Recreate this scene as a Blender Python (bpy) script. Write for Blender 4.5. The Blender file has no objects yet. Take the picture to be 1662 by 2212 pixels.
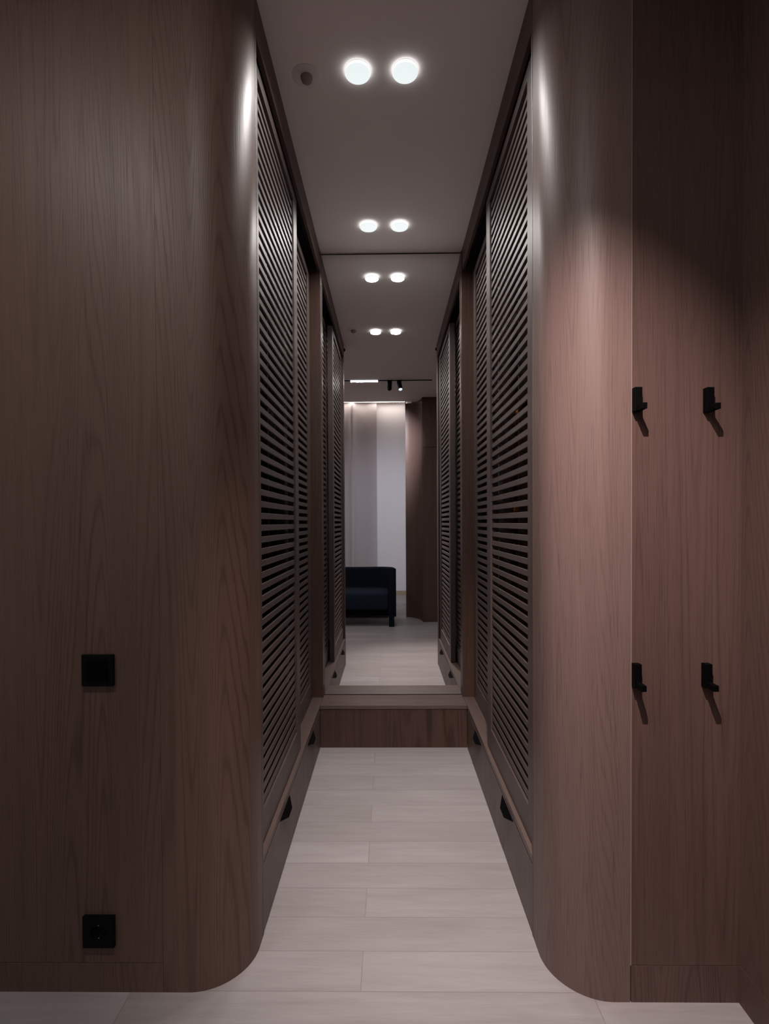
import bpy, bmesh, math, random
from mathutils import Vector, Matrix
random.seed(7)
C = bpy.context.scene.collection
PI = math.pi
# ------------------------------------------------------------------ camera
cd = bpy.data.cameras.new('camera'); cam = bpy.data.objects.new('camera', cd); C.objects.link(cam)
bpy.context.scene.camera = cam
F, CX, CY, YAW, PITCH, ROLL = 1139.15, 826.87, 1146.51, -0.0119, -0.0151, 0.0056
fw = Vector((math.sin(YAW)*math.cos(PITCH), math.cos(YAW)*math.cos(PITCH), math.sin(PITCH)))
rt = Vector((math.cos(YAW), -math.sin(YAW), 0)); dn = fw.cross(rt)
r2 = math.cos(ROLL)*rt + math.sin(ROLL)*dn; d2 = -math.sin(ROLL)*rt + math.cos(ROLL)*dn
M = Matrix((r2, -d2, -fw)).transposed().to_4x4(); M.translation = (0, 0, 1.22)
cam.matrix_world = M
cd.sensor_fit = 'VERTICAL'; cd.sensor_height = 36; cd.sensor_width = 36*1662/2212
cd.lens = F/2212*36
cd.shift_x = (831-CX)/2212; cd.shift_y = (CY-1106)/2212
cd.clip_start = 0.02
# ------------------------------------------------------------------ world, exposure, light levels
w = bpy.data.worlds.new('world'); bpy.context.scene.world = w; w.use_nodes = True
w.node_tree.nodes['Background'].inputs[0].default_value = (0.02, 0.02, 0.022, 1)
w.node_tree.nodes['Background'].inputs[1].default_value = 0.2
vs = bpy.context.scene.view_settings
vs.view_transform = 'Standard'; vs.look = 'None'; vs.exposure = 0.0; vs.gamma = 1.0
vs.use_curve_mapping = False
DOWN_W = 3.3         # each corridor downlight
TRACK_BAR_W = 6.7
SPOT_FRONT_W = 240
SPOT_REAR_W = 175
COVE_W = 9
COOL = (1.0, 0.955, 0.93)
WARM = (1.0, 0.80, 0.62)
# ------------------------------------------------------------------ mesh helpers
def new_obj(name, bm, mat, parent=None, smooth=False):
    bmesh.ops.recalc_face_normals(bm, faces=bm.faces)
    me = bpy.data.meshes.new(name); bm.to_mesh(me); bm.free()
    if mat: me.materials.append(mat)
    if smooth:
        for p in me.polygons: p.use_smooth = True
    o = bpy.data.objects.new(name, me); C.objects.link(o)
    if parent: o.parent = parent
    return o
def thing(name, label, cat, loc=(0, 0, 0), rz=0, group=None):
    o = bpy.data.objects.new(name, None); C.objects.link(o)
    o.location = loc; o.rotation_euler = (0, 0, rz); o.empty_display_size = .1
    return tag(o, label, cat, group)
def tag(o, label, cat, group=None):
    o['label'] = label; o['category'] = cat
    if group: o['group'] = group
    return o
def structure(name, bm, mat, label=None, smooth=False):
    o = new_obj(name, bm, mat, None, smooth); o['kind'] = 'structure'
    if label: o['label'] = label
    return o
def copy_tree(o, parent=None):
    c = o.copy(); C.objects.link(c); c.parent = parent
    for ch in list(o.children): copy_tree(ch, c)
    return c
def box(bm, x0, x1, y0, y1, z0, z1, bev=0.0, seg=2):
    t = bmesh.new()
    vs_ = [t.verts.new((x, y, z)) for x in (x0, x1) for y in (y0, y1) for z in (z0, z1)]
    for f in ((0,1,3,2),(4,6,7,5),(0,4,5,1),(2,3,7,6),(0,2,6,4),(1,5,7,3)):
        t.faces.new([vs_[i] for i in f])
    bmesh.ops.recalc_face_normals(t, faces=t.faces)
    if bev > 0: bmesh.ops.bevel(t, geom=t.edges[:], offset=bev, segments=seg, profile=.5, affect='EDGES')
    merge(bm, t)
    return bm
def merge(bm, t, mat=None):
    if mat: bmesh.ops.transform(t, matrix=mat, verts=t.verts)
    me = bpy.data.meshes.new('tmp'); t.to_mesh(me); t.free(); bm.from_mesh(me); bpy.data.meshes.remove(me)
def bx(*a, **k): return box(bmesh.new(), *a, **k)
def prism(bm, pts, z0, z1, bev=0.0, seg=2):
    t = bmesh.new()
    a = [t.verts.new((x, y, z0)) for x, y in pts]; b = [t.verts.new((x, y, z1)) for x, y in pts]
    n = len(pts)
    t.faces.new(a[::-1]); t.faces.new(b)
    for i in range(n): t.faces.new((a[i], a[(i+1) % n], b[(i+1) % n], b[i]))
    bmesh.ops.recalc_face_normals(t, faces=t.faces)
    if bev > 0:
        es = [e for e in t.edges if abs(e.verts[0].co.z-e.verts[1].co.z) < 1e-6]
        bmesh.ops.bevel(t, geom=es, offset=bev, segments=seg, profile=.5, affect='EDGES')
    merge(bm, t)
    return bm
def lathe(bm, prof, n=32, mat=None):
    t = bmesh.new(); rings = []
    for r, z in prof:
        if r < 1e-6: rings.append([t.verts.new((0, 0, z))])
        else: rings.append([t.verts.new((r*math.cos(2*PI*i/n), r*math.sin(2*PI*i/n), z)) for i in range(n)])
    for a, b in zip(rings, rings[1:]):
        for i in range(n):
            j = (i+1) % n
            if len(a) == 1 and len(b) == 1: continue
            if len(a) == 1: t.faces.new((a[0], b[i], b[j]))
            elif len(b) == 1: t.faces.new((a[i], a[j], b[0]))
            else: t.faces.new((a[i], a[j], b[j], b[i]))
    bmesh.ops.recalc_face_normals(t, faces=t.faces)
    merge(bm, t, mat)
    return bm
def sharp(o, ang=35):
    for p in o.data.polygons: p.use_smooth = True
    o.data.set_sharp_from_angle(angle=math.radians(ang))
    return o
def tube(bm, pts, r, n=8):
    t = bmesh.new(); rings = []
    for i, p in enumerate(pts):
        p = Vector(p); q0 = Vector(pts[max(i-1, 0)]); q1 = Vector(pts[min(i+1, len(pts)-1)])
        d = (q1-q0).normalized(); u = d.orthogonal().normalized() if i == 0 else (u - d*u.dot(d)).normalized()
        v = d.cross(u)
        rings.append([t.verts.new(p + r*(math.cos(2*PI*k/n)*u + math.sin(2*PI*k/n)*v)) for k in range(n)])
    for a, b in zip(rings, rings[1:]):
        for i in range(n): t.faces.new((a[i], a[(i+1) % n], b[(i+1) % n], b[i]))
    t.faces.new(rings[0][::-1]); t.faces.new(rings[-1])
    merge(bm, t)
    return bm
# ------------------------------------------------------------------ materials
def nt(name):
    m = bpy.data.materials.new(name); m.use_nodes = True
    return m, m.node_tree.nodes, m.node_tree.links, m.node_tree.nodes['Principled BSDF']
def plain(name, col, rough=.5, metal=0, spec=.5, bump=0, bscale=200):
    m, N, L, B = nt(name)
    B.inputs['Base Color'].default_value = (*col, 1); B.inputs['Roughness'].default_value = rough
    B.inputs['Metallic'].default_value = metal; B.inputs['Specular IOR Level'].default_value = spec
    if bump:
        tc = N.new('ShaderNodeTexCoord'); n = N.new('ShaderNodeTexNoise'); n.inputs['Scale'].default_value = bscale
        b = N.new('ShaderNodeBump'); b.inputs['Strength'].default_value = bump; b.inputs['Distance'].default_value = .002
        L.new(tc.outputs['Object'], n.inputs['Vector']); L.new(n.outputs['Fac'], b.inputs['Height']); L.new(b.outputs['Normal'], B.inputs['Normal'])
    return m
def emit(name, col, s):
    m, N, L, B = nt(name)
    B.inputs['Base Color'].default_value = (.8, .8, .8, 1)
    B.inputs['Emission Color'].default_value = (*col, 1); B.inputs['Emission Strength'].default_value = s
    return m
def wood(name, light, dark, axis='z', rough=.42, figure=1.0, seed=0.0, fine=1.0, ring=1.0, spec=.28):
    """stained open-pore veneer, grain running along axis"""
    m, N, L, B = nt(name)
    tc = N.new('ShaderNodeTexCoord'); oi = N.new('ShaderNodeObjectInfo')
    add = N.new('ShaderNodeVectorMath'); add.operation = 'MULTIPLY_ADD'
    cmb = N.new('ShaderNodeCombineXYZ')
    for i in range(3): L.new(oi.outputs['Random'], cmb.inputs[i])
    L.new(cmb.outputs[0], add.inputs[0]); add.inputs[1].default_value = (7, 5, 3); L.new(tc.outputs['Object'], add.inputs[2])
    def mapped(sx, along, off=0):
        mp = N.new('ShaderNodeMapping'); s = [sx, sx, sx]; s['xyz'.index(axis)] = along
        mp.inputs['Scale'].default_value = s; mp.inputs['Location'].default_value = (seed+off, seed*1.7+off, seed*.6)
        L.new(add.outputs[0], mp.inputs['Vector']); return mp.outputs[0]
    def noise(vec, sc, det=3, dist=0):
        n = N.new('ShaderNodeTexNoise'); n.inputs['Scale'].default_value = sc; n.inputs['Detail'].default_value = det
        n.inputs['Distortion'].default_value = dist; L.new(vec, n.inputs['Vector']); return n.outputs['Fac']
    def mth(op, a, b=None, c=None):
        n = N.new('ShaderNodeMath'); n.operation = op
        for i, v in enumerate((a, b, c)):
            if v is None: continue
            if isinstance(v, (int, float)): n.inputs[i].default_value = v
            else: L.new(v, n.inputs[i])
        return n.outputs[0]
    # cathedral growth rings: contour lines of a stretched soft noise
    big = noise(mapped(4.2, .13), 1.0, 1.0, .25)
    ph = mth('MULTIPLY', big, 560*ring)
    jit = noise(mapped(90, 7, 3), 1.0, 3)
    ph = mth('ADD', ph, mth('MULTIPLY', jit, 2.4))
    s = mth('SINE', ph)
    s = mth('MULTIPLY_ADD', s, .5, .5)
    s = mth('POWER', s, 5.0)                      # thin dark lines
    gate = noise(mapped(3.5, .5, 9), 1.0, 2)      # figure fades in and out
    g = N.new('ShaderNodeMapRange'); g.inputs[1].default_value = .38; g.inputs[2].default_value = .62
    g.inputs[3].default_value = .35; g.inputs[4].default_value = 1
    L.new(gate, g.inputs[0])
    rings = mth('MULTIPLY', s, g.outputs[0])
    # pores: fine, long streaks
    pores = noise(mapped(330, 9, 5), 1.0, 2)
    p = N.new('ShaderNodeMapRange'); p.inputs[1].default_value = .52; p.inputs[2].default_value = .72
    L.new(pores, p.inputs[0])
    streak = noise(mapped(26, .8, 2), 1.0, 4)
    tone = noise(mapped(4, .25, 4), 1.0, 2)
    f = mth('MULTIPLY', rings, 0.62*figure)
    f = mth('ADD', f, mth('MULTIPLY', p.outputs[0], .30*fine))
    st = mth('SUBTRACT', streak, .5)
    f = mth('ADD', f, mth('MULTIPLY', st, .55))
    f = mth('ADD', f, mth('MULTIPLY', mth('SUBTRACT', tone, .5), .55))
    f = mth('ADD', f, .22)
    cl = N.new('ShaderNodeClamp'); L.new(f, cl.inputs[0])
    mx = N.new('ShaderNodeMix'); mx.data_type = 'RGBA'
    mx.inputs[6].default_value = (*light, 1); mx.inputs[7].default_value = (*dark, 1)
    L.new(cl.outputs[0], mx.inputs[0]); L.new(mx.outputs[2], B.inputs['Base Color'])
    rg = mth('MULTIPLY_ADD', cl.outputs[0], .12, rough-.04); L.new(rg, B.inputs['Roughness'])
    B.inputs['Specular IOR Level'].default_value = spec
    b = N.new('ShaderNodeBump'); b.inputs['Strength'].default_value = .25; b.inputs['Distance'].default_value = .0006
    h = mth('ADD', mth('MULTIPLY', p.outputs[0], -.6), mth('MULTIPLY', rings, -.35)); L.new(h, b.inputs['Height'])
    L.new(b.outputs['Normal'], B.inputs['Normal'])
    return m
WL, WD = (.160, .098, .077), (.072, .040, .031)
M_wall = wood('wood_panel', WL, WD, 'z', .45, .75, 1.3, 1.0, 1.35, .36)
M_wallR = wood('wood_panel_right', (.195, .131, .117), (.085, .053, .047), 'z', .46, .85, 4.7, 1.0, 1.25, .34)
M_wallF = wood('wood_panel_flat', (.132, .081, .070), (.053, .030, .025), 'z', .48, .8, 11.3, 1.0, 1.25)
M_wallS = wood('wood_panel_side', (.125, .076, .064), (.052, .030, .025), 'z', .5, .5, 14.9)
M_post = wood('wood_post', (.10, .057, .044), (.030, .016, .0125), 'z', .42, .6, 8.1)
M_trim = wood('wood_trim', (.10, .058, .045), (.045, .024, .018), 'y', .42, .2, 2.2)
M_door = wood('wood_door', (.084, .055, .047), (.052, .033, .028), 'z', .49, .1, 3.2, .6, 1.0, .7)
M_slat = wood('wood_slat', (.078, .054, .048), (.055, .037, .032), 'y', .50, .1, 3.9, .5, 1.0, .75)
M_drawer = wood('wood_drawer', (.125, .086, .078), (.070, .045, .040), 'z', .42, .5, 5.9)
M_ledge = wood('wood_ledge', (.132, .094, .083), (.062, .041, .035), 'y', .40, .5, 6.3)
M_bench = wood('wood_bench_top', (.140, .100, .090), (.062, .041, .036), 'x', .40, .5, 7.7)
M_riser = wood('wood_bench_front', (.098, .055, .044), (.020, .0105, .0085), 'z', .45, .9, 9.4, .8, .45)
M_inside = wood('wood_inside', (.10, .052, .030), (.05, .026, .016), 'z', .6, .2, 1.1)
M_ceil = plain('ceiling_paint', (.92, .83, .81), .85, bump=.15, bscale=600)
M_paint = plain('wall_paint', (.70, .67, .70), .8, bump=.1)
M_black = plain('black_metal', (.002, .002, .0022), .6, spec=.05)
M_blackp = plain('black_plastic', (.002, .002, .0023), .6, spec=.15)
M_dark = plain('dark_gap', (.006, .004, .0035), .8)
M_track = plain('track_brown', (.02, .012, .009), .6)
M_steel = plain('steel', (.6, .6, .6), .25, 1)
M_curtain = plain('curtain_fabric', (.66, .60, .615), .9)
M_navy = plain('navy_fabric', (.0065, .010, .020), .95, spec=.2, bump=.5, bscale=700)
M_navy2 = plain('navy_cushion_fabric', (.012, .020, .036), .95, spec=.2, bump=.5, bscale=700)
M_sensor = plain('sensor_plastic', (.80, .72, .70), .85)
M_lens = plain('sensor_lens', (.30, .225, .21), .7)
M_lamp = emit('lamp_glass', (.82, .90, .90), .95)
M_neck = emit('neck_glow', (.85, .9, .9), 2.6)
M_bar = emit('led_bar', (.88, .95, 1.0), 1.0)
M_coveled = emit('led_cove', (1.0, .86, .68), 1.6)
M_gold = plain('edge_strip', (.35, .28, .25), .4, .3)
mm, N, L, B = nt('mirror_glass')
B.inputs['Base Color'].default_value = (.865, .87, .87, 1); B.inputs['Metallic'].default_value = 1; B.inputs['Roughness'].default_value = 0
M_mirror = mm
def floor_mat():
    m, N, L, B = nt('floor_planks')
    tc = N.new('ShaderNodeTexCoord')
    mp = N.new('ShaderNodeMapping'); mp.inputs['Location'].default_value = (.08+.6+12, -1.354+.1295*40, 0)
    L.new(tc.outputs['Object'], mp.inputs['Vector'])
    br = N.new('ShaderNodeTexBrick'); br.offset = .5; br.inputs['Scale'].default_value = 1
    br.inputs['Brick Width'].default_value = 1.2; br.inputs['Row Height'].default_value = .1295
    br.inputs['Mortar Size'].default_value = .0013; br.inputs['Mortar Smooth'].default_value = .1; br.inputs['Bias'].default_value = 0
    br.inputs['Color1'].default_value = (0, 0, 0, 1); br.inputs['Color2'].default_value = (1, 1, 1, 1); br.inputs['Mortar'].default_value = (.5, .5, .5, 1)
    L.new(mp.outputs[0], br.inputs['Vector'])
    # grain along x, shifted per plank
    off = N.new('ShaderNodeVectorMath'); off.operation = 'MULTIPLY_ADD'; off.inputs[1].default_value = (5, 9, 3)
    L.new(br.outputs['Color'], off.inputs[0]); L.new(tc.outputs['Object'], off.inputs[2])
    def nz(sx, sy, det, dist=0):
        p = N.new('ShaderNodeMapping'); p.inputs['Scale'].default_value = (sx, sy, 1); L.new(off.outputs[0], p.inputs['Vector'])
        n = N.new('ShaderNodeTexNoise'); n.inputs['Scale'].default_value = 1; n.inputs['Detail'].default_value = det; n.inputs['Distortion'].default_value = dist
        L.new(p.outputs[0], n.inputs['Vector']); return n.outputs['Fac']
    a = nz(3, 40, 4, .3); b_ = nz(1.6, 7, 2, .6); c = nz(14, 260, 2)
    def mth(op, x, y):
        n = N.new('ShaderNodeMath'); n.operation = op
        for i, v in enumerate((x, y)):
            if isinstance(v, (int, float)): n.inputs[i].default_value = v
            else: L.new(v, n.inputs[i])
        return n.outputs[0]
    f = mth('ADD', mth('MULTIPLY', mth('SUBTRACT', a, .5), .7), mth('MULTIPLY', mth('SUBTRACT', b_, .5), .9))
    f = mth('ADD', f, mth('MULTIPLY', mth('SUBTRACT', c, .5), .5))
    sp = N.new('ShaderNodeSeparateColor'); L.new(br.outputs['Color'], sp.inputs[0])
    f = mth('ADD', f, mth('MULTIPLY', mth('SUBTRACT', sp.outputs[0], .5), .42))
    f = mth('ADD', f, .5)
    cl = N.new('ShaderNodeClamp'); L.new(f, cl.inputs[0])
    mx = N.new('ShaderNodeMix'); mx.data_type = 'RGBA'
    mx.inputs[6].default_value = (.395, .372, .377, 1); mx.inputs[7].default_value = (.27, .245, .243, 1); L.new(cl.outputs[0], mx.inputs[0])
    mo = N.new('ShaderNodeMix'); mo.data_type = 'RGBA'; L.new(mth('MULTIPLY', br.outputs['Fac'], .42), mo.inputs[0])
    L.new(mx.outputs[2], mo.inputs[6]); mo.inputs[7].default_value = (.15, .12, .11, 1)
    L.new(mo.outputs[2], B.inputs['Base Color']); B.inputs['Roughness'].default_value = .5; B.inputs['Specular IOR Level'].default_value = .35
    b = N.new('ShaderNodeBump'); b.inputs['Strength'].default_value = .2; b.inputs['Distance'].default_value = .001
    L.new(mth('SUBTRACT', mth('MULTIPLY', c, .4), br.outputs['Fac']), b.inputs['Height']); L.new(b.outputs['Normal'], B.inputs['Normal'])
    return m
# ------------------------------------------------------------------ dimensions
XL, XR = -.378, .418          # corridor faces
YL, YR = 1.3485, 1.327        # front faces of the wood walls left and right
YB, YM = 2.838, 3.0147        # bench front, mirror face
ZC = 2.75; ZB = .232
XC = .8805                    # right side wall
# ------------------------------------------------------------------ structure
structure('floor', bx(-2.7, 1.1, -3.0, 3.15, -.05, 0), floor_mat())
structure('ceiling', bx(-2.7, 1.1, -.67, 3.15, ZC, ZC+.06), M_ceil)
b = bx(-2.7, .40, -3.0, -.61, 3.235, 3.30); box(b, -2.7, .40, -.67, -.61, ZC+.06, 3.235)
structure('ceiling_rear', b, M_ceil)
structure('wall_end', bx(-1.1, 1.1, YM+.008, YM+.10, 0, ZC), M_dark)
def column(sx, seam, wallx, yf, R, mat, name, seed):
    """rounded veneer panel: flat front from the seam, quarter circle, short straight return"""
    pts = [(seam, yf)]
    for i in range(25):
        a = PI/2*i/24
        pts.append((wallx + sx*R - sx*R*math.sin(a)*1.0, yf + R - R*math.cos(a)))
    pts += [(wallx, 1.532), (wallx+sx*.022, 1.532), (wallx+sx*.022, yf+R), (seam, yf+R)]
    o = structure(name, prism(bmesh.new(), pts, 0, ZC), mat)
    return sharp(o, 30)
column(-1, -.593, XL, YL, .15, M_wall, 'wall_left', 0)
column(1, .606, XR, YR, .15, M_wallR, 'wall_right', 0)
structure('wall_left_front', bx(-2.6, -.5938, YL+.0005, YL+.06, .078, ZC), M_wall)
structure('baseboard_left', bx(-2.6, -.5938, YL, YL+.06, 0, .0765), M_wall)
structure('wall_right_front', bx(.6085, XC, YR+.0006, YR+.06, .0955, ZC), M_wallF)
structure('baseboard_right', bx(.6085, XC-.0005, YR, YR+.06, 0, .094), M_wallF)
structure('trim_1', bx(.6062, .6083, YR-.0006, YR+.05, .0945, ZC), M_gold)
structure('wall_right_side', bx(XC, XC+.06, -.445, YR+.06, .0985, ZC), M_wallS)
structure('baseboard_right_side', bx(XC-.0008, XC+.06, -.44, YR, 0, .097), M_wallS)
# door jamb trims between the rounded panels and the sliding doors
structure('trim_2', bx(XL-.012, XL+.0005, 1.534, 1.5465, 0, 2.74, bev=.001), M_door)
structure('trim_3', bx(XR-.0005, XR+.012, 1.534, 1.5465, 0, 2.74, bev=.001), M_door)
# header boards over the sliding doors, with the track rails behind
for n, s, X in ((4, -1, XL), (6, 1, XR)):
    b = bx(min(X, X+s*.015), max(X, X+s*.015), 1.548, YM-.001, 2.632, ZC-.0005, bev=.0012)
    structure('trim_%d' % n, b, M_trim)
    b = bmesh.new()
    for d in (.050, .098): box(b, min(X+s*d, X+s*(d+.004)), max(X+s*d, X+s*(d+.004)), 1.55, 2.97, 2.675, ZC-.001)
    box(b, min(X+s*.102, X+s*.112), max(X+s*.102, X+s*.112), 1.55, 2.97, 2.655, ZC-.001)
    box(b, min(X+s*.030, X+s*.66), max(X+s*.030, X+s*.66), 1.55, 2.97, 2.700, 2.715)  # dark slab: black shade of the track cavity put in as colour
    structure('trim_%d' % (n+1), b, M_track)
# posts beside the mirror
structure('trim_8', bx(-.62, XL+.001, 2.972, YM+.004, ZB+.0005, 2.74, bev=.0015), M_post)
structure('trim_9', bx(XR-.005, .66, 2.975, YM+.004, ZB+.0005, 2.74, bev=.0015), M_post)
# room behind the camera (seen in the mirror)
structure('wall_rear', bx(-2.7, .40, -2.93, -2.843, 0, 3.235), M_paint)
structure('baseboard_rear', bx(-2.6, .30, -2.845, -2.835, 0, .075), plain('baseboard_tan', (.38, .29, .20), .5))
structure('wall_left_side', bx(-2.66, -2.6, -2.93, YL+.06, 0, 3.235), M_paint)
structure('wall_rear_return', bx(.30, .36, -2.85, -.80, 0, 3.235), M_paint)
pts = [(.88+.06, -.445), (.88+.06, -.86), (.226, -.86), (.224, -.78)]
for i in range(17):
    a = PI/2*i/16; pts.append((.218+.195*math.sin(a), -.43-.34*math.cos(a)))
pts += [(.413, -.445+.014), (.432, -.445+.014), (.432, -.445)]
o = structure('wall_rear_wood', prism(bmesh.new(), pts, 0, ZC), M_wallS); sharp(o, 30)
structure('door_1', bx(.433, XC-.001, -.444, -.43, .004, 2.139, bev=.001), M_wallS)
structure('wall_over_door', bx(.433, XC-.001, -.444, -.43, 2.143, ZC), M_wallS)
# ------------------------------------------------------------------ mirror
mt = thing('wall_mirror', 'full-height frameless mirror standing on the bench at the corridor end', 'mirror', (0, YM, ZB))
new_obj('mirror_glass', bx(XL+.0015, XR-.0055, 0, .006, .004, 2.742-ZB), M_mirror, mt)
new_obj('mirror_edge', bx(XL+.0012, XR-.0052, .0025, .0075, .0008, 2.7475-ZB), M_dark, mt)
# ------------------------------------------------------------------ bench at the end
bt = thing('bench', 'low walnut bench spanning the corridor end under the mirror', 'bench', ((XL+XR)/2, YB, 0))
hx = (XR-XL)/2
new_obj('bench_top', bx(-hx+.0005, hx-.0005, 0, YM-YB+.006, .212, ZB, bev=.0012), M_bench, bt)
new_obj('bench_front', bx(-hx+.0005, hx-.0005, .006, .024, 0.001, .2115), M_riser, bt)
# ------------------------------------------------------------------ wardrobes left and right
def make_door():
    """louvred leaf, local: y centred, face at x=0, body behind at -x, base z=0"""
    d = bpy.data.objects.new('sliding_door', None); C.objects.link(d)
    LN, H, T = .755, 2.378, .034
    h = LN/2
    new_obj('stile', bx(-T, 0, -h, -h+.076, 0, H, bev=.001), M_door, d)
    new_obj('stile', bx(-T, 0, h-.076, h, 0, H, bev=.001), M_door, d)
    new_obj('rail', bx(-T, 0, -h+.0762, h-.0762, 0, .098, bev=.001), M_door, d)
    new_obj('rail', bx(-T, 0, -h+.0762, h-.0762, 2.340, H, bev=.001), M_door, d)
    b = bmesh.new(); z = .1085
    while z < 2.335:
        t = bmesh.new(); box(t, -.0035, .0035, -h+.0765, h-.0765, -.0096, .0096, bev=.0007, seg=1)
        merge(b, t, Matrix.Translation((-.0100, 0, z+.006)) @ Matrix.Rotation(math.radians(-2), 4, 'Y'))
        z += .03727
    new_obj('louvres', b, M_slat, d)
    return d
door0 = make_door()
def make_pull():
    b = bmesh.new(); t = bmesh.new()
    P = [(-.002, -.095, 0), (-.002, .095, 0), (.020, .030, -.019), (.020, -.030, -.019)]
    a = [t.verts.new(p) for p in P]; c = [t.verts.new((p[0], p[1], p[2]-.0025)) for p in P]
    e = [t.verts.new((-.002, y, -.03)) for y in (-.06, .06)]
    t.faces.new(a); t.faces.new(c[::-1])
    for i in range(4): t.faces.new((a[i], c[i], c[(i+1) % 4], a[(i+1) % 4]))
    merge(b, t)
    return b
def wardrobe(s, X, front_c, rear_c, label):
    rz = 0 if s < 0 else PI
    w = thing('wardrobe', label, 'wardrobe', (X, 2.27, 0), rz)
    # local: +x faces the corridor, y along it (flipped on the right side)
    fl = 1 if s < 0 else -1
    def ly(y): return (y-2.27)*fl
    def yy(a, b_): return sorted((ly(a), ly(b_)))
    y0, y1 = yy(1.548, 3.005)
    c = bx(-.66, -.64, y0, y1, .233, 2.745)                      # back panel
    for yv in (1.548, 2.985):
        a0, a1 = yy(yv, yv+.018); box(c, -.64, -.13, a0, a1, .233, 2.64)
    box(c, -.66, -.02, y0, y1, 0.001, .018)                       # plinth base
    new_obj('carcass', c, M_inside, w)
    for z in (1.72, 2.12, 2.44):
        a0, a1 = yy(1.567, 2.26); new_obj('shelf', bx(-.639, -.14, a0, a1, z, z+.018, bev=.001), M_inside, w)
    for z in (2.12,):
        a0, a1 = yy(2.30, 2.984); new_obj('shelf', bx(-.639, -.14, a0, a1, z, z+.018, bev=.001), M_inside, w)
    a0, a1 = yy(2.262, 2.28); new_obj('partition', bx(-.639, -.14, a0, a1, .233, 2.64), M_inside, w)
    b = tube(bmesh.new(), [(-.38, ly(1.57), 1.66), (-.38, ly(2.26), 1.66)], .011, 10)
    new_obj('clothes_rail', b, M_black, w, True)
    b = tube(bmesh.new(), [(-.38, ly(2.282), 2.05), (-.38, ly(2.984), 2.05)], .011, 10)
    new_obj('clothes_rail', b, M_black, w, True)
    for (a, b2, hc) in ((1.5475, 2.2, 1.873), (2.2035, 2.836, 2.49)):
        a0, a1 = yy(a, b2)
        d = new_obj('drawer', bx(-.018, 0, a0, a1, .006, .206, bev=.0009), M_drawer, w)
        box_b = bmesh.new(); box(box_b, -.45, -.019, a0+.02, a1-.02, .03, .19)
        new_obj('drawer_box', box_b, M_inside, d)
        p = new_obj('finger_pull', make_pull(), M_black, d); p.location = (0, ly(hc), .2035)
    for yc, dx in ((front_c, -.014), (rear_c, -.059)):
        d = copy_tree(door0, w); d.location = (dx, ly(yc), .2345)
    return w
wardrobe(-1, XL, (1.548+2.29)/2, (2.205+2.96)/2, 'wardrobe along the left side of the corridor, louvred sliding doors over dark drawers')
wardrobe(1, XR, (1.57+2.325)/2, (2.215+2.97)/2, 'wardrobe along the right side of the corridor, louvred sliding doors over dark drawers')
for ch in list(door0.children): bpy.data.objects.remove(ch)
bpy.data.objects.remove(door0)
# ledges on which the doors stand
for s, X, lab in ((-1, XL, 'left'), (1, XR, 'right')):
    o = new_obj('ledge_board', bx(-.31, .31, -.7285, .7285, 0, .0205, bev=.0012), M_ledge)
    o.location = (X+s*.31, 1.548+.7285, .212)
    tag(o, 'narrow brown wooden ledge board over the drawers, %s side of the corridor' % lab, 'ledge')
# garments behind the louvres
def garment(x, y, zt, ln, mat, lab, wd=.40, leaf=None):
    g = thing('hanging_garment', lab, 'garment', (x, y, zt-ln), 0, 'clothes hanging behind the louvred doors')
    b = bmesh.new(); t = bmesh.new(); n = 14; rows = 12; front = []; back = []
    for j in range(rows+1):
        v = j/rows; z = ln*(1-v); half = wd/2*(.25+.75*min(1, v*5)) * (1+.06*v); th = .018+.03*min(1, v*4)
        front.append([t.verts.new((-half+2*half*i/n, -th*(1-(2*i/n-1)**2)**.5 - .006*math.sin(i*1.9+y*40)*v, z)) for i in range(n+1)])
        back.append([t.verts.new((-half+2*half*i/n, th*(1-(2*i/n-1)**2)**.5 + .006*math.sin(i*2.3+y*30)*v, z)) for i in range(n+1)])
    for R_ in (front, back):
        for j in range(rows):
            for i in range(n): t.faces.new((R_[j][i], R_[j][i+1], R_[j+1][i+1], R_[j+1][i]))
    bmesh.ops.remove_doubles(t, verts=t.verts, dist=.0005)
    merge(b, t); new_obj('cloth', b, mat, g, True)
    h = tube(bmesh.new(), [(-wd*.42, 0, ln-.05), (0, 0, ln+.012), (wd*.42, 0, ln-.05)], .005, 6)
    tube(h, [(0, 0, ln+.01), (0, 0, ln+.035), (.014, 0, ln+.05), (.018, 0, ln+.062), (.010, 0, ln+.076), (-.004, 0, ln+.074), (-.012, 0, ln+.064)], .0018, 6)
    new_obj('hanger', h, M_black, g, True)
def leafy():
    m, N, L, B = nt('leaf_print_fabric'); tc = N.new('ShaderNodeTexCoord'); v = N.new('ShaderNodeTexVoronoi'); v.inputs['Scale'].default_value = 13
    n = N.new('ShaderNodeTexNoise'); n.inputs['Scale'].default_value = 30; mp = N.new('ShaderNodeMix'); mp.data_type = 'VECTOR'; mp.inputs[0].default_value = .06
    L.new(tc.outputs['Object'], mp.inputs[4]); L.new(n.outputs['Color'], mp.inputs[5]); L.new(tc.outputs['Object'], n.inputs['Vector']); L.new(mp.outputs[1], v.inputs['Vector'])
    r = N.new('ShaderNodeValToRGB'); r.color_ramp.elements[0].position = .28; r.color_ramp.elements[0].color = (.75, .20, .05, 1)
    r.color_ramp.elements[1].position = .33; r.color_ramp.elements[1].color = (.03, .012, .010, 1)
    L.new(v.outputs['Distance'], r.inputs[0]); L.new(r.outputs[0], B.inputs['Base Color']); B.inputs['Roughness'].default_value = .9
    return m
M_leaf = leafy()
M_g = [plain('cloth_brown', (.10, .05, .03), .95), plain('cloth_dark', (.02, .014, .013), .95), plain('cloth_ochre', (.16, .08, .03), .95)]
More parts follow.
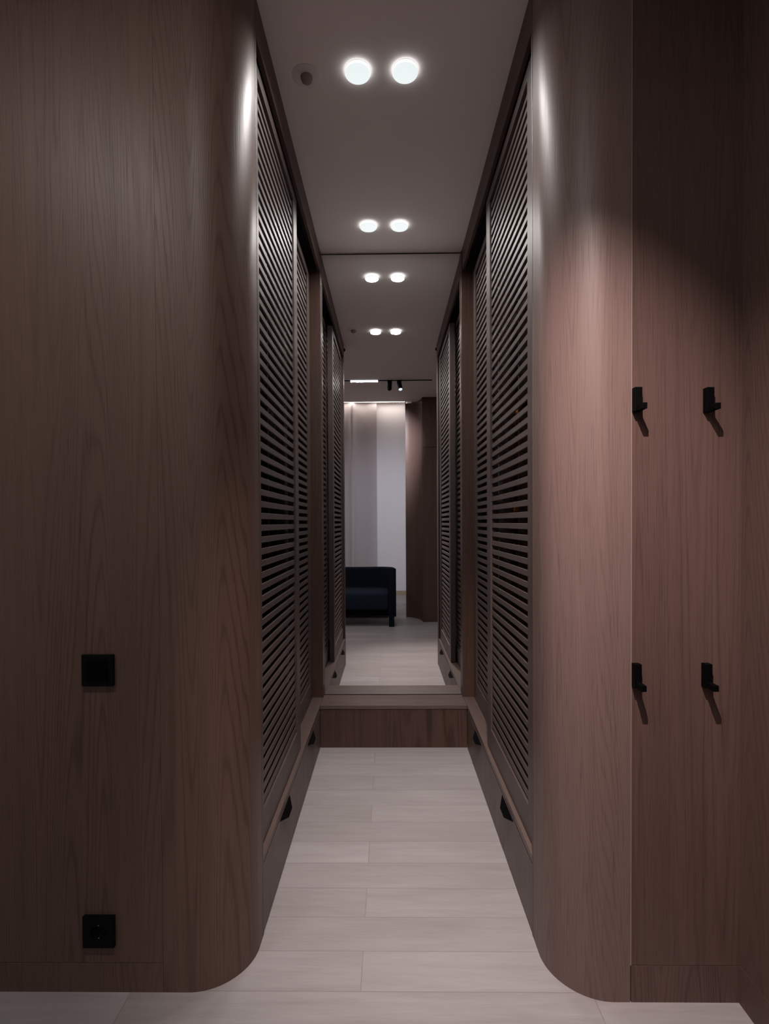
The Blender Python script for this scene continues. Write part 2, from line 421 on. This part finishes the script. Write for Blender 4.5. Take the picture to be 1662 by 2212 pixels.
garment(.80, 2.55, 1.975, .95, M_leaf, 'dark garment with orange leaf print hanging behind the right-hand louvres', .38)
garment(.80, 2.42, 1.975, 1.0, M_g[1], 'near black garment hanging nearer the camera than the leaf print one, right wardrobe')
garment(.80, 1.95, 1.585, 1.05, M_g[2], 'ochre brown garment hanging behind the near right louvred door')
garment(.80, 1.75, 1.585, .9, M_g[1], 'near black garment behind the right louvred door, closest to the rounded column')
garment(-.76, 1.90, 1.585, 1.0, M_g[0], 'brown garment hanging behind the near left louvred door')
garment(-.76, 2.66, 1.975, 1.1, M_g[1], 'near black garment hanging behind the far left louvred door')
# ------------------------------------------------------------------ ceiling downlights
def downlight():
    d = thing('ceiling_downlight', '', 'ceiling light')
    # opal lens just under the ceiling; narrower lit neck added to brighten the ceiling
    o = new_obj('lens', lathe(bmesh.new(), [(0, -.016), (.038, -.016), (.042, -.0148), (.0435, -.012), (0, -.0118)], 40), M_lamp, d); sharp(o, 50)
    o = new_obj('neck', lathe(bmesh.new(), [(.0432, -.0117), (.039, -.001), (.036, 0), (0, 0)], 32), M_neck, d); sharp(o, 50)
    o = new_obj('collar', lathe(bmesh.new(), [(.0395, -.0008), (.0415, -.0008), (.0415, .004), (.0395, .004)], 32), M_sensor, d)
    ld = bpy.data.lights.new('downlight_beam', 'AREA'); ld.shape = 'DISK'; ld.size = .078; ld.energy = DOWN_W; ld.color = COOL
    ld.spread = math.radians(150)
    lo = bpy.data.objects.new('downlight_beam', ld); C.objects.link(lo); lo.parent = d; lo.location = (0, 0, -.0172)
    return d
dl0 = downlight()
xa, xb, y1, y2 = -.0969, .0634, 1.804, 2.7308
for i, (x, y, lab) in enumerate(((xa, y1, 'round glowing ceiling downlight, left one of the pair nearest the camera'),
                   (xb, y1, 'round glowing ceiling downlight, right one of the pair nearest the camera'),
                   (xa, y2, 'round glowing ceiling downlight, left one of the far pair by the mirror'),
                   (xb, y2, 'round glowing ceiling downlight, right one of the far pair by the mirror'))):
    d = dl0 if i == 0 else copy_tree(dl0)
    d.location = (x, y, ZC); d['label'] = lab; d['group'] = 'round downlights in the corridor ceiling'
# motion sensor
t = thing('ceiling_sensor', 'round ceiling sensor with a small dark dome left of the near downlights', 'sensor', (-.273, 1.825, ZC))
o = new_obj('base', lathe(bmesh.new(), [(0, -.0030), (.047, -.0030), (.050, -.0015), (.050, 0), (0, 0)], 48), M_sensor, t); sharp(o)
o = new_obj('dome', lathe(bmesh.new(), [(.0205, -.003), (.0205, -.009), (.0175, -.017), (.0125, -.022), (.0065, -.0245), (0, -.025)], 32), M_lens, t); sharp(o, 60)
for x, lab in ((XL, 'small black knob high on the left rounded column, seen in the mirror'), (XR, 'small black knob high on the right rounded column, seen in the mirror')):
    s = 1 if x < 0 else -1
    o = new_obj('door_stop', lathe(bmesh.new(), [(.014, 0), (.014, .006), (.011, .011), (.005, .014), (0, .0145)], 20, Matrix.Rotation(s*PI/2, 4, 'Y')), M_black, None, True)
    o.location = (x-s*.004, 1.462, 2.712); tag(o, lab, 'stop')
# ------------------------------------------------------------------ wall hooks
def hook():
    h = thing('coat_hook', '', 'hook')
    new_obj('back_plate', bx(-.009, .009, -.018, 0, 0, .059, bev=.0008), M_black, h)
    new_obj('peg', bx(-.0055, .007, -.047, -.0175, -.0002, .0145, bev=.0008), M_black, h)
    return h
h0 = hook()
for i, (x, z, lab) in enumerate(((.617, 1.492, 'black square coat hook, upper left of the four on the right wall'), (.793, 1.490, 'black square coat hook, upper right of the four on the right wall'),
                  (.617, .806, 'black square coat hook, lower left of the four on the right wall'), (.791, .806, 'black square coat hook, lower right of the four on the right wall'))):
    h = h0 if i == 0 else copy_tree(h0)
    h.location = (x, YR+.0004, z); h['label'] = lab; h['group'] = 'black coat hooks on the right wall panel'
# ------------------------------------------------------------------ switch and socket
t = thing('light_switch', 'black square light switch on the left wood wall', 'switch', (-.751, YL, .804))
o = new_obj('frame', bx(-.041, .041, -.010, 0, 0, .081, bev=.0015), M_blackp, t)
o = new_obj('rocker', bx(-.0275, .0275, -.0125, -.0095, .013, .068, bev=.001), M_black, t)
t = thing('power_socket', 'black square power socket low on the left wood wall', 'socket', (-.758, YL, .124))
b = bmesh.new()
n = 40; R1 = .0195
tt = bmesh.new()
sq = []; ci = []; cb = []
for i in range(n):
    a = 2*PI*i/n; c, s_ = math.cos(a), math.sin(a); k = .0405/max(abs(c), abs(s_))
    sq.append(tt.verts.new((c*k, -.010, .0405+s_*k))); ci.append(tt.verts.new((c*R1, -.010, .0405+s_*R1))); cb.append(tt.verts.new((c*R1*.96, -.001, .0405+s_*R1*.96)))
sb = [tt.verts.new((v.co.x, -.0001, v.co.z)) for v in sq]
for i in range(n):
    j = (i+1) % n
    tt.faces.new((sq[i], sq[j], ci[j], ci[i])); tt.faces.new((ci[i], ci[j], cb[j], cb[i])); tt.faces.new((sb[i], sb[j], sq[j], sq[i]))
tt.faces.new(cb); merge(b, tt)
new_obj('frame', b, M_blackp, t)
for sx in (-1, 1):
    new_obj('pin_hole', lathe(bmesh.new(), [(0, 0), (.0026, 0), (.0026, .0012), (0, .0012)], 16, Matrix.Translation((sx*.0095, -.0012, .0405)) @ Matrix.Rotation(PI/2, 4, 'X')), M_dark, t)
for sz in (-1, 1):
    new_obj('earth_clip', bx(-.0018, .0018, -.0075, -.001, .0405+sz*.0165-.0012, .0405+sz*.0165+.0012, bev=.0003), M_steel, t)
# ------------------------------------------------------------------ track lights on the ceiling behind the camera line
YT = .348
t = thing('ceiling_track', 'thin black lighting track across the ceiling, seen in the mirror', 'lighting track', (-.55, YT, ZC))
new_obj('track_rail', bx(-1.05, 1.022, -.006, .006, -.008, 0, bev=.0008), M_black, t)
for bx_, lab in ((-.256, 'bright white bar lamp on the black ceiling track beside the two spotlights'), (-1.15, 'unseen bar lamp added at the left end of the ceiling track to light the left wall')):  # second bar is an added lamp out of view, brightening the left wall
    t = thing('linear_light', lab, 'ceiling light', (bx_, YT, ZC-.008), 0, 'bar lamps on the ceiling track')
    new_obj('diffuser', bx(-.150, .150, -.011, .011, -.0065, .0075, bev=.004, seg=3), M_bar, t)
    new_obj('end_cap', bx(-.153, -.1495, -.010, .010, -.0055, .007), M_black, t); new_obj('end_cap', bx(.1495, .153, -.010, .010, -.0055, .007), M_black, t)
    ld = bpy.data.lights.new('bar_beam', 'AREA'); ld.shape = 'RECTANGLE'; ld.size = .29; ld.size_y = .018; ld.energy = TRACK_BAR_W; ld.color = COOL
    lo = bpy.data.objects.new('bar_beam', ld); C.objects.link(lo); lo.parent = t; lo.location = (0, 0, -.0075)
def track_spot(x, aim, lab, on, energy, ang, col):
    t = thing('track_spotlight', lab, 'spotlight', (x, YT, ZC-.008), 0, 'black cylinder spotlights on the ceiling track')
    new_obj('adapter', bx(-.024, .024, -.007, .007, -.014, 0, bev=.001), M_black, t)
    piv = Vector((0, 0, -.020)); ax = (Vector(aim)-Vector((x, YT, ZC-.028))).normalized()
    q = (-ax).to_track_quat('Z', 'Y').to_matrix().to_4x4()   # local -z is the beam direction
    Mx = Matrix.Translation(piv) @ q
    o = new_obj('housing', lathe(bmesh.new(), [(0, .008), (.020, .008), (.0235, .004), (.0235, -.100), (.0215, -.100), (.0205, -.090), (0, -.090)], 36, Mx), M_black, t); sharp(o)
    o = new_obj('lens', lathe(bmesh.new(), [(0, -.0975), (.0205, -.0975), (.0205, -.0905), (0, -.0905)], 32, Mx), M_bar, t)
    new_obj('pivot', lathe(bmesh.new(), [(0, .012), (.006, .012), (.006, -.012), (0, -.012)], 12, Matrix.Translation((0, 0, -.014))), M_black, t)
    ld = bpy.data.lights.new('spot_beam', 'SPOT'); ld.energy = energy; ld.spot_size = math.radians(ang); ld.spot_blend = 1.0; ld.shadow_soft_size = .010; ld.color = col
    lo = bpy.data.objects.new('spot_beam', ld); C.objects.link(lo); lo.parent = t
    lo.matrix_local = Mx @ Matrix.Translation((0, 0, -.111))
track_spot(.120, (.37, 1.35, .98), 'black track spotlight with its bright lens turned to the corridor', True, SPOT_FRONT_W, 58, (1.0, .83, .78))
track_spot(.018, (-.10, -2.84, 1.10), 'black track spotlight turned away, between the bar lamp and the lit one', True, SPOT_REAR_W, 64, (.90, .92, 1.0))
# cove strips above the curtain
t = thing('cove_light', 'warm LED strip glowing along the ceiling edge above the curtain', 'led strip', (-1.15, -2.70, 3.214))
new_obj('led_strip', bx(-1.4, 1.44, 0, .012, 0, .0125), M_coveled, t)
ld = bpy.data.lights.new('cove_beam', 'AREA'); ld.shape = 'RECTANGLE'; ld.size = 2.8; ld.size_y = .03; ld.energy = COVE_W; ld.color = (1.0, .90, .80)
lo = bpy.data.objects.new('cove_beam', ld); C.objects.link(lo); lo.parent = t; lo.location = (0.02, .006, -.002)
t = thing('edge_light', 'thin warm LED line on the upright edge of the wood panel beside the curtain', 'led strip', (.2205, -.80, .02))
new_obj('led_strip', bx(0, .003, -.03, .0, 0, 2.71), M_coveled, t)
# ------------------------------------------------------------------ curtain
b = bmesh.new(); tb = bmesh.new(); prev = None
def prof(x):
    u = (x+2.55)
    y = .022*math.sin(u*2*PI/.46+.6)
    if -.72 < x < -.50: y += .05*math.exp(-((x+.60)/.045)**2)
    return y
xs = [-2.58+i*.012 for i in range(200)]; xs = [x for x in xs if x < -.195]+[-.193]
top = [tb.verts.new((x, prof(x), 3.227)) for x in xs]; bot = [tb.verts.new((x, prof(x), .02)) for x in xs]
for i in range(len(xs)-1): tb.faces.new((bot[i], bot[i+1], top[i+1], top[i]))
bmesh.ops.solidify(tb, geom=tb.faces[:], thickness=.004)
merge(b, tb)
ct = thing('curtain', 'pale floor-length curtain with broad folds behind the navy sofa', 'curtain', (0, -2.775, 0))
o = new_obj('curtain_fabric', b, M_curtain, ct); sharp(o, 60)
new_obj('curtain_rail', bx(-2.58, -.10, -.012, .012, 3.226, 3.2345), M_sensor, ct)
# ------------------------------------------------------------------ sofa
st = thing('sofa', 'navy blue two-seat sofa with slab arms, seen in the mirror', 'sofa', (-.635, -.12, 0))
# local: front at y=0, centre x=0, right arm outer face at x=.716
HW = .716; AT = .088; DEP = .72; RC = .22
def slab_profile(path, th, z0, z1, rr):
    """upright upholstered slab following a plan path (outer line), rounded top"""
    t = bmesh.new(); rings = []
    n = len(path)
    for i, (p, z1i) in enumerate(path):
        p = Vector(p); a = Vector(path[max(i-1, 0)][0]); c = Vector(path[min(i+1, n-1)][0]); d = (c-a).normalized(); nn = Vector((d.y, -d.x))
        ring = []
        prof_ = [(0, z0), (0, z1i-rr)]+[(rr-rr*math.cos(k*PI/2/5), z1i-rr+rr*math.sin(k*PI/2/5)) for k in range(1, 6)]
        prof_ += [(th-x, z) for x, z in prof_[::-1]]
        for x, z in prof_: ring.append(t.verts.new((p.x-nn.x*x, p.y-nn.y*x, z)))
        rings.append(ring)
    for a, b2 in zip(rings, rings[1:]):
        for k in range(len(a)): t.faces.new((a[k], a[(k+1) % len(a)], b2[(k+1) % len(a)], b2[k]))
    t.faces.new(rings[0][::-1]); t.faces.new(rings[-1])
    return t
def arm(sx):
    path = [((sx*HW, -.012-.06*i), .69-.004*i) for i in range(8)]
    if sx > 0: path = path[::-1]
    b = bmesh.new(); merge(b, slab_profile(path, AT, .12, .69, .040)); return b
for sx in (-1, 1):
    a = new_obj('armrest', arm(sx), M_navy, st, True); sharp(a, 50)
    # rounded front post of the arm running down into the leg
    b = bmesh.new(); x0 = sx*HW-(AT if sx > 0 else 0)
    box(b, x0, x0+AT, -.03, 0, .16, .688, bev=.0145, seg=4)
    o = new_obj('arm_front', b, M_navy, a, True); sharp(o, 50)
    o = new_obj('leg', bx(sx*(HW-.054)-.031, sx*(HW-.054)+.031, -.075, -.006, .0, .17, bev=.006), M_navy, st)
    o = new_obj('leg', bx(sx*(HW-.06)-.025, sx*(HW-.06)+.025, -.68, -.63, .0, .13, bev=.004), M_black, st)
ye = -.012-.42
path = [((-HW, ye), .662)]
for i in range(1, 13):
    a = PI/2*i/12; path.append(((-HW+.30-.30*math.cos(a), ye-.288*math.sin(a)), .662-.012*i/12))
for i in range(1, 8): path.append(((-HW+.30+(2*HW-.60)*i/8, -DEP), .650))
for i in range(0, 13):
    a = PI/2*(1-i/12); path.append(((HW-.30+.30*math.cos(a), ye-.288*math.sin(a)), .650+.012*i/12))
o = new_obj('backrest', bmesh.new(), M_navy, st); bpy.data.objects.remove(o)
b = bmesh.new(); merge(b, slab_profile(path, .095, .14, .65, .035)); o = new_obj('backrest', b, M_navy, st, True); sharp(o, 50)
b = bx(-HW+AT-.002, HW-AT+.002, -.64, -.02, .19, .395, bev=.035, seg=5); o = new_obj('seat_cushion', b, M_navy2, st, True)
b = bx(-HW+AT-.002, HW-AT+.002, -.60, -.045, .124, .20, bev=.003); new_obj('base_frame', b, M_black, st)
b = bx(-HW+.09, HW-.09, -.66, -.63, .0, .022, bev=.002); new_obj('tan_strip', b, plain('strip_tan', (.36, .23, .14), .5), st)  # thin tan strip on the floor under the sofa back
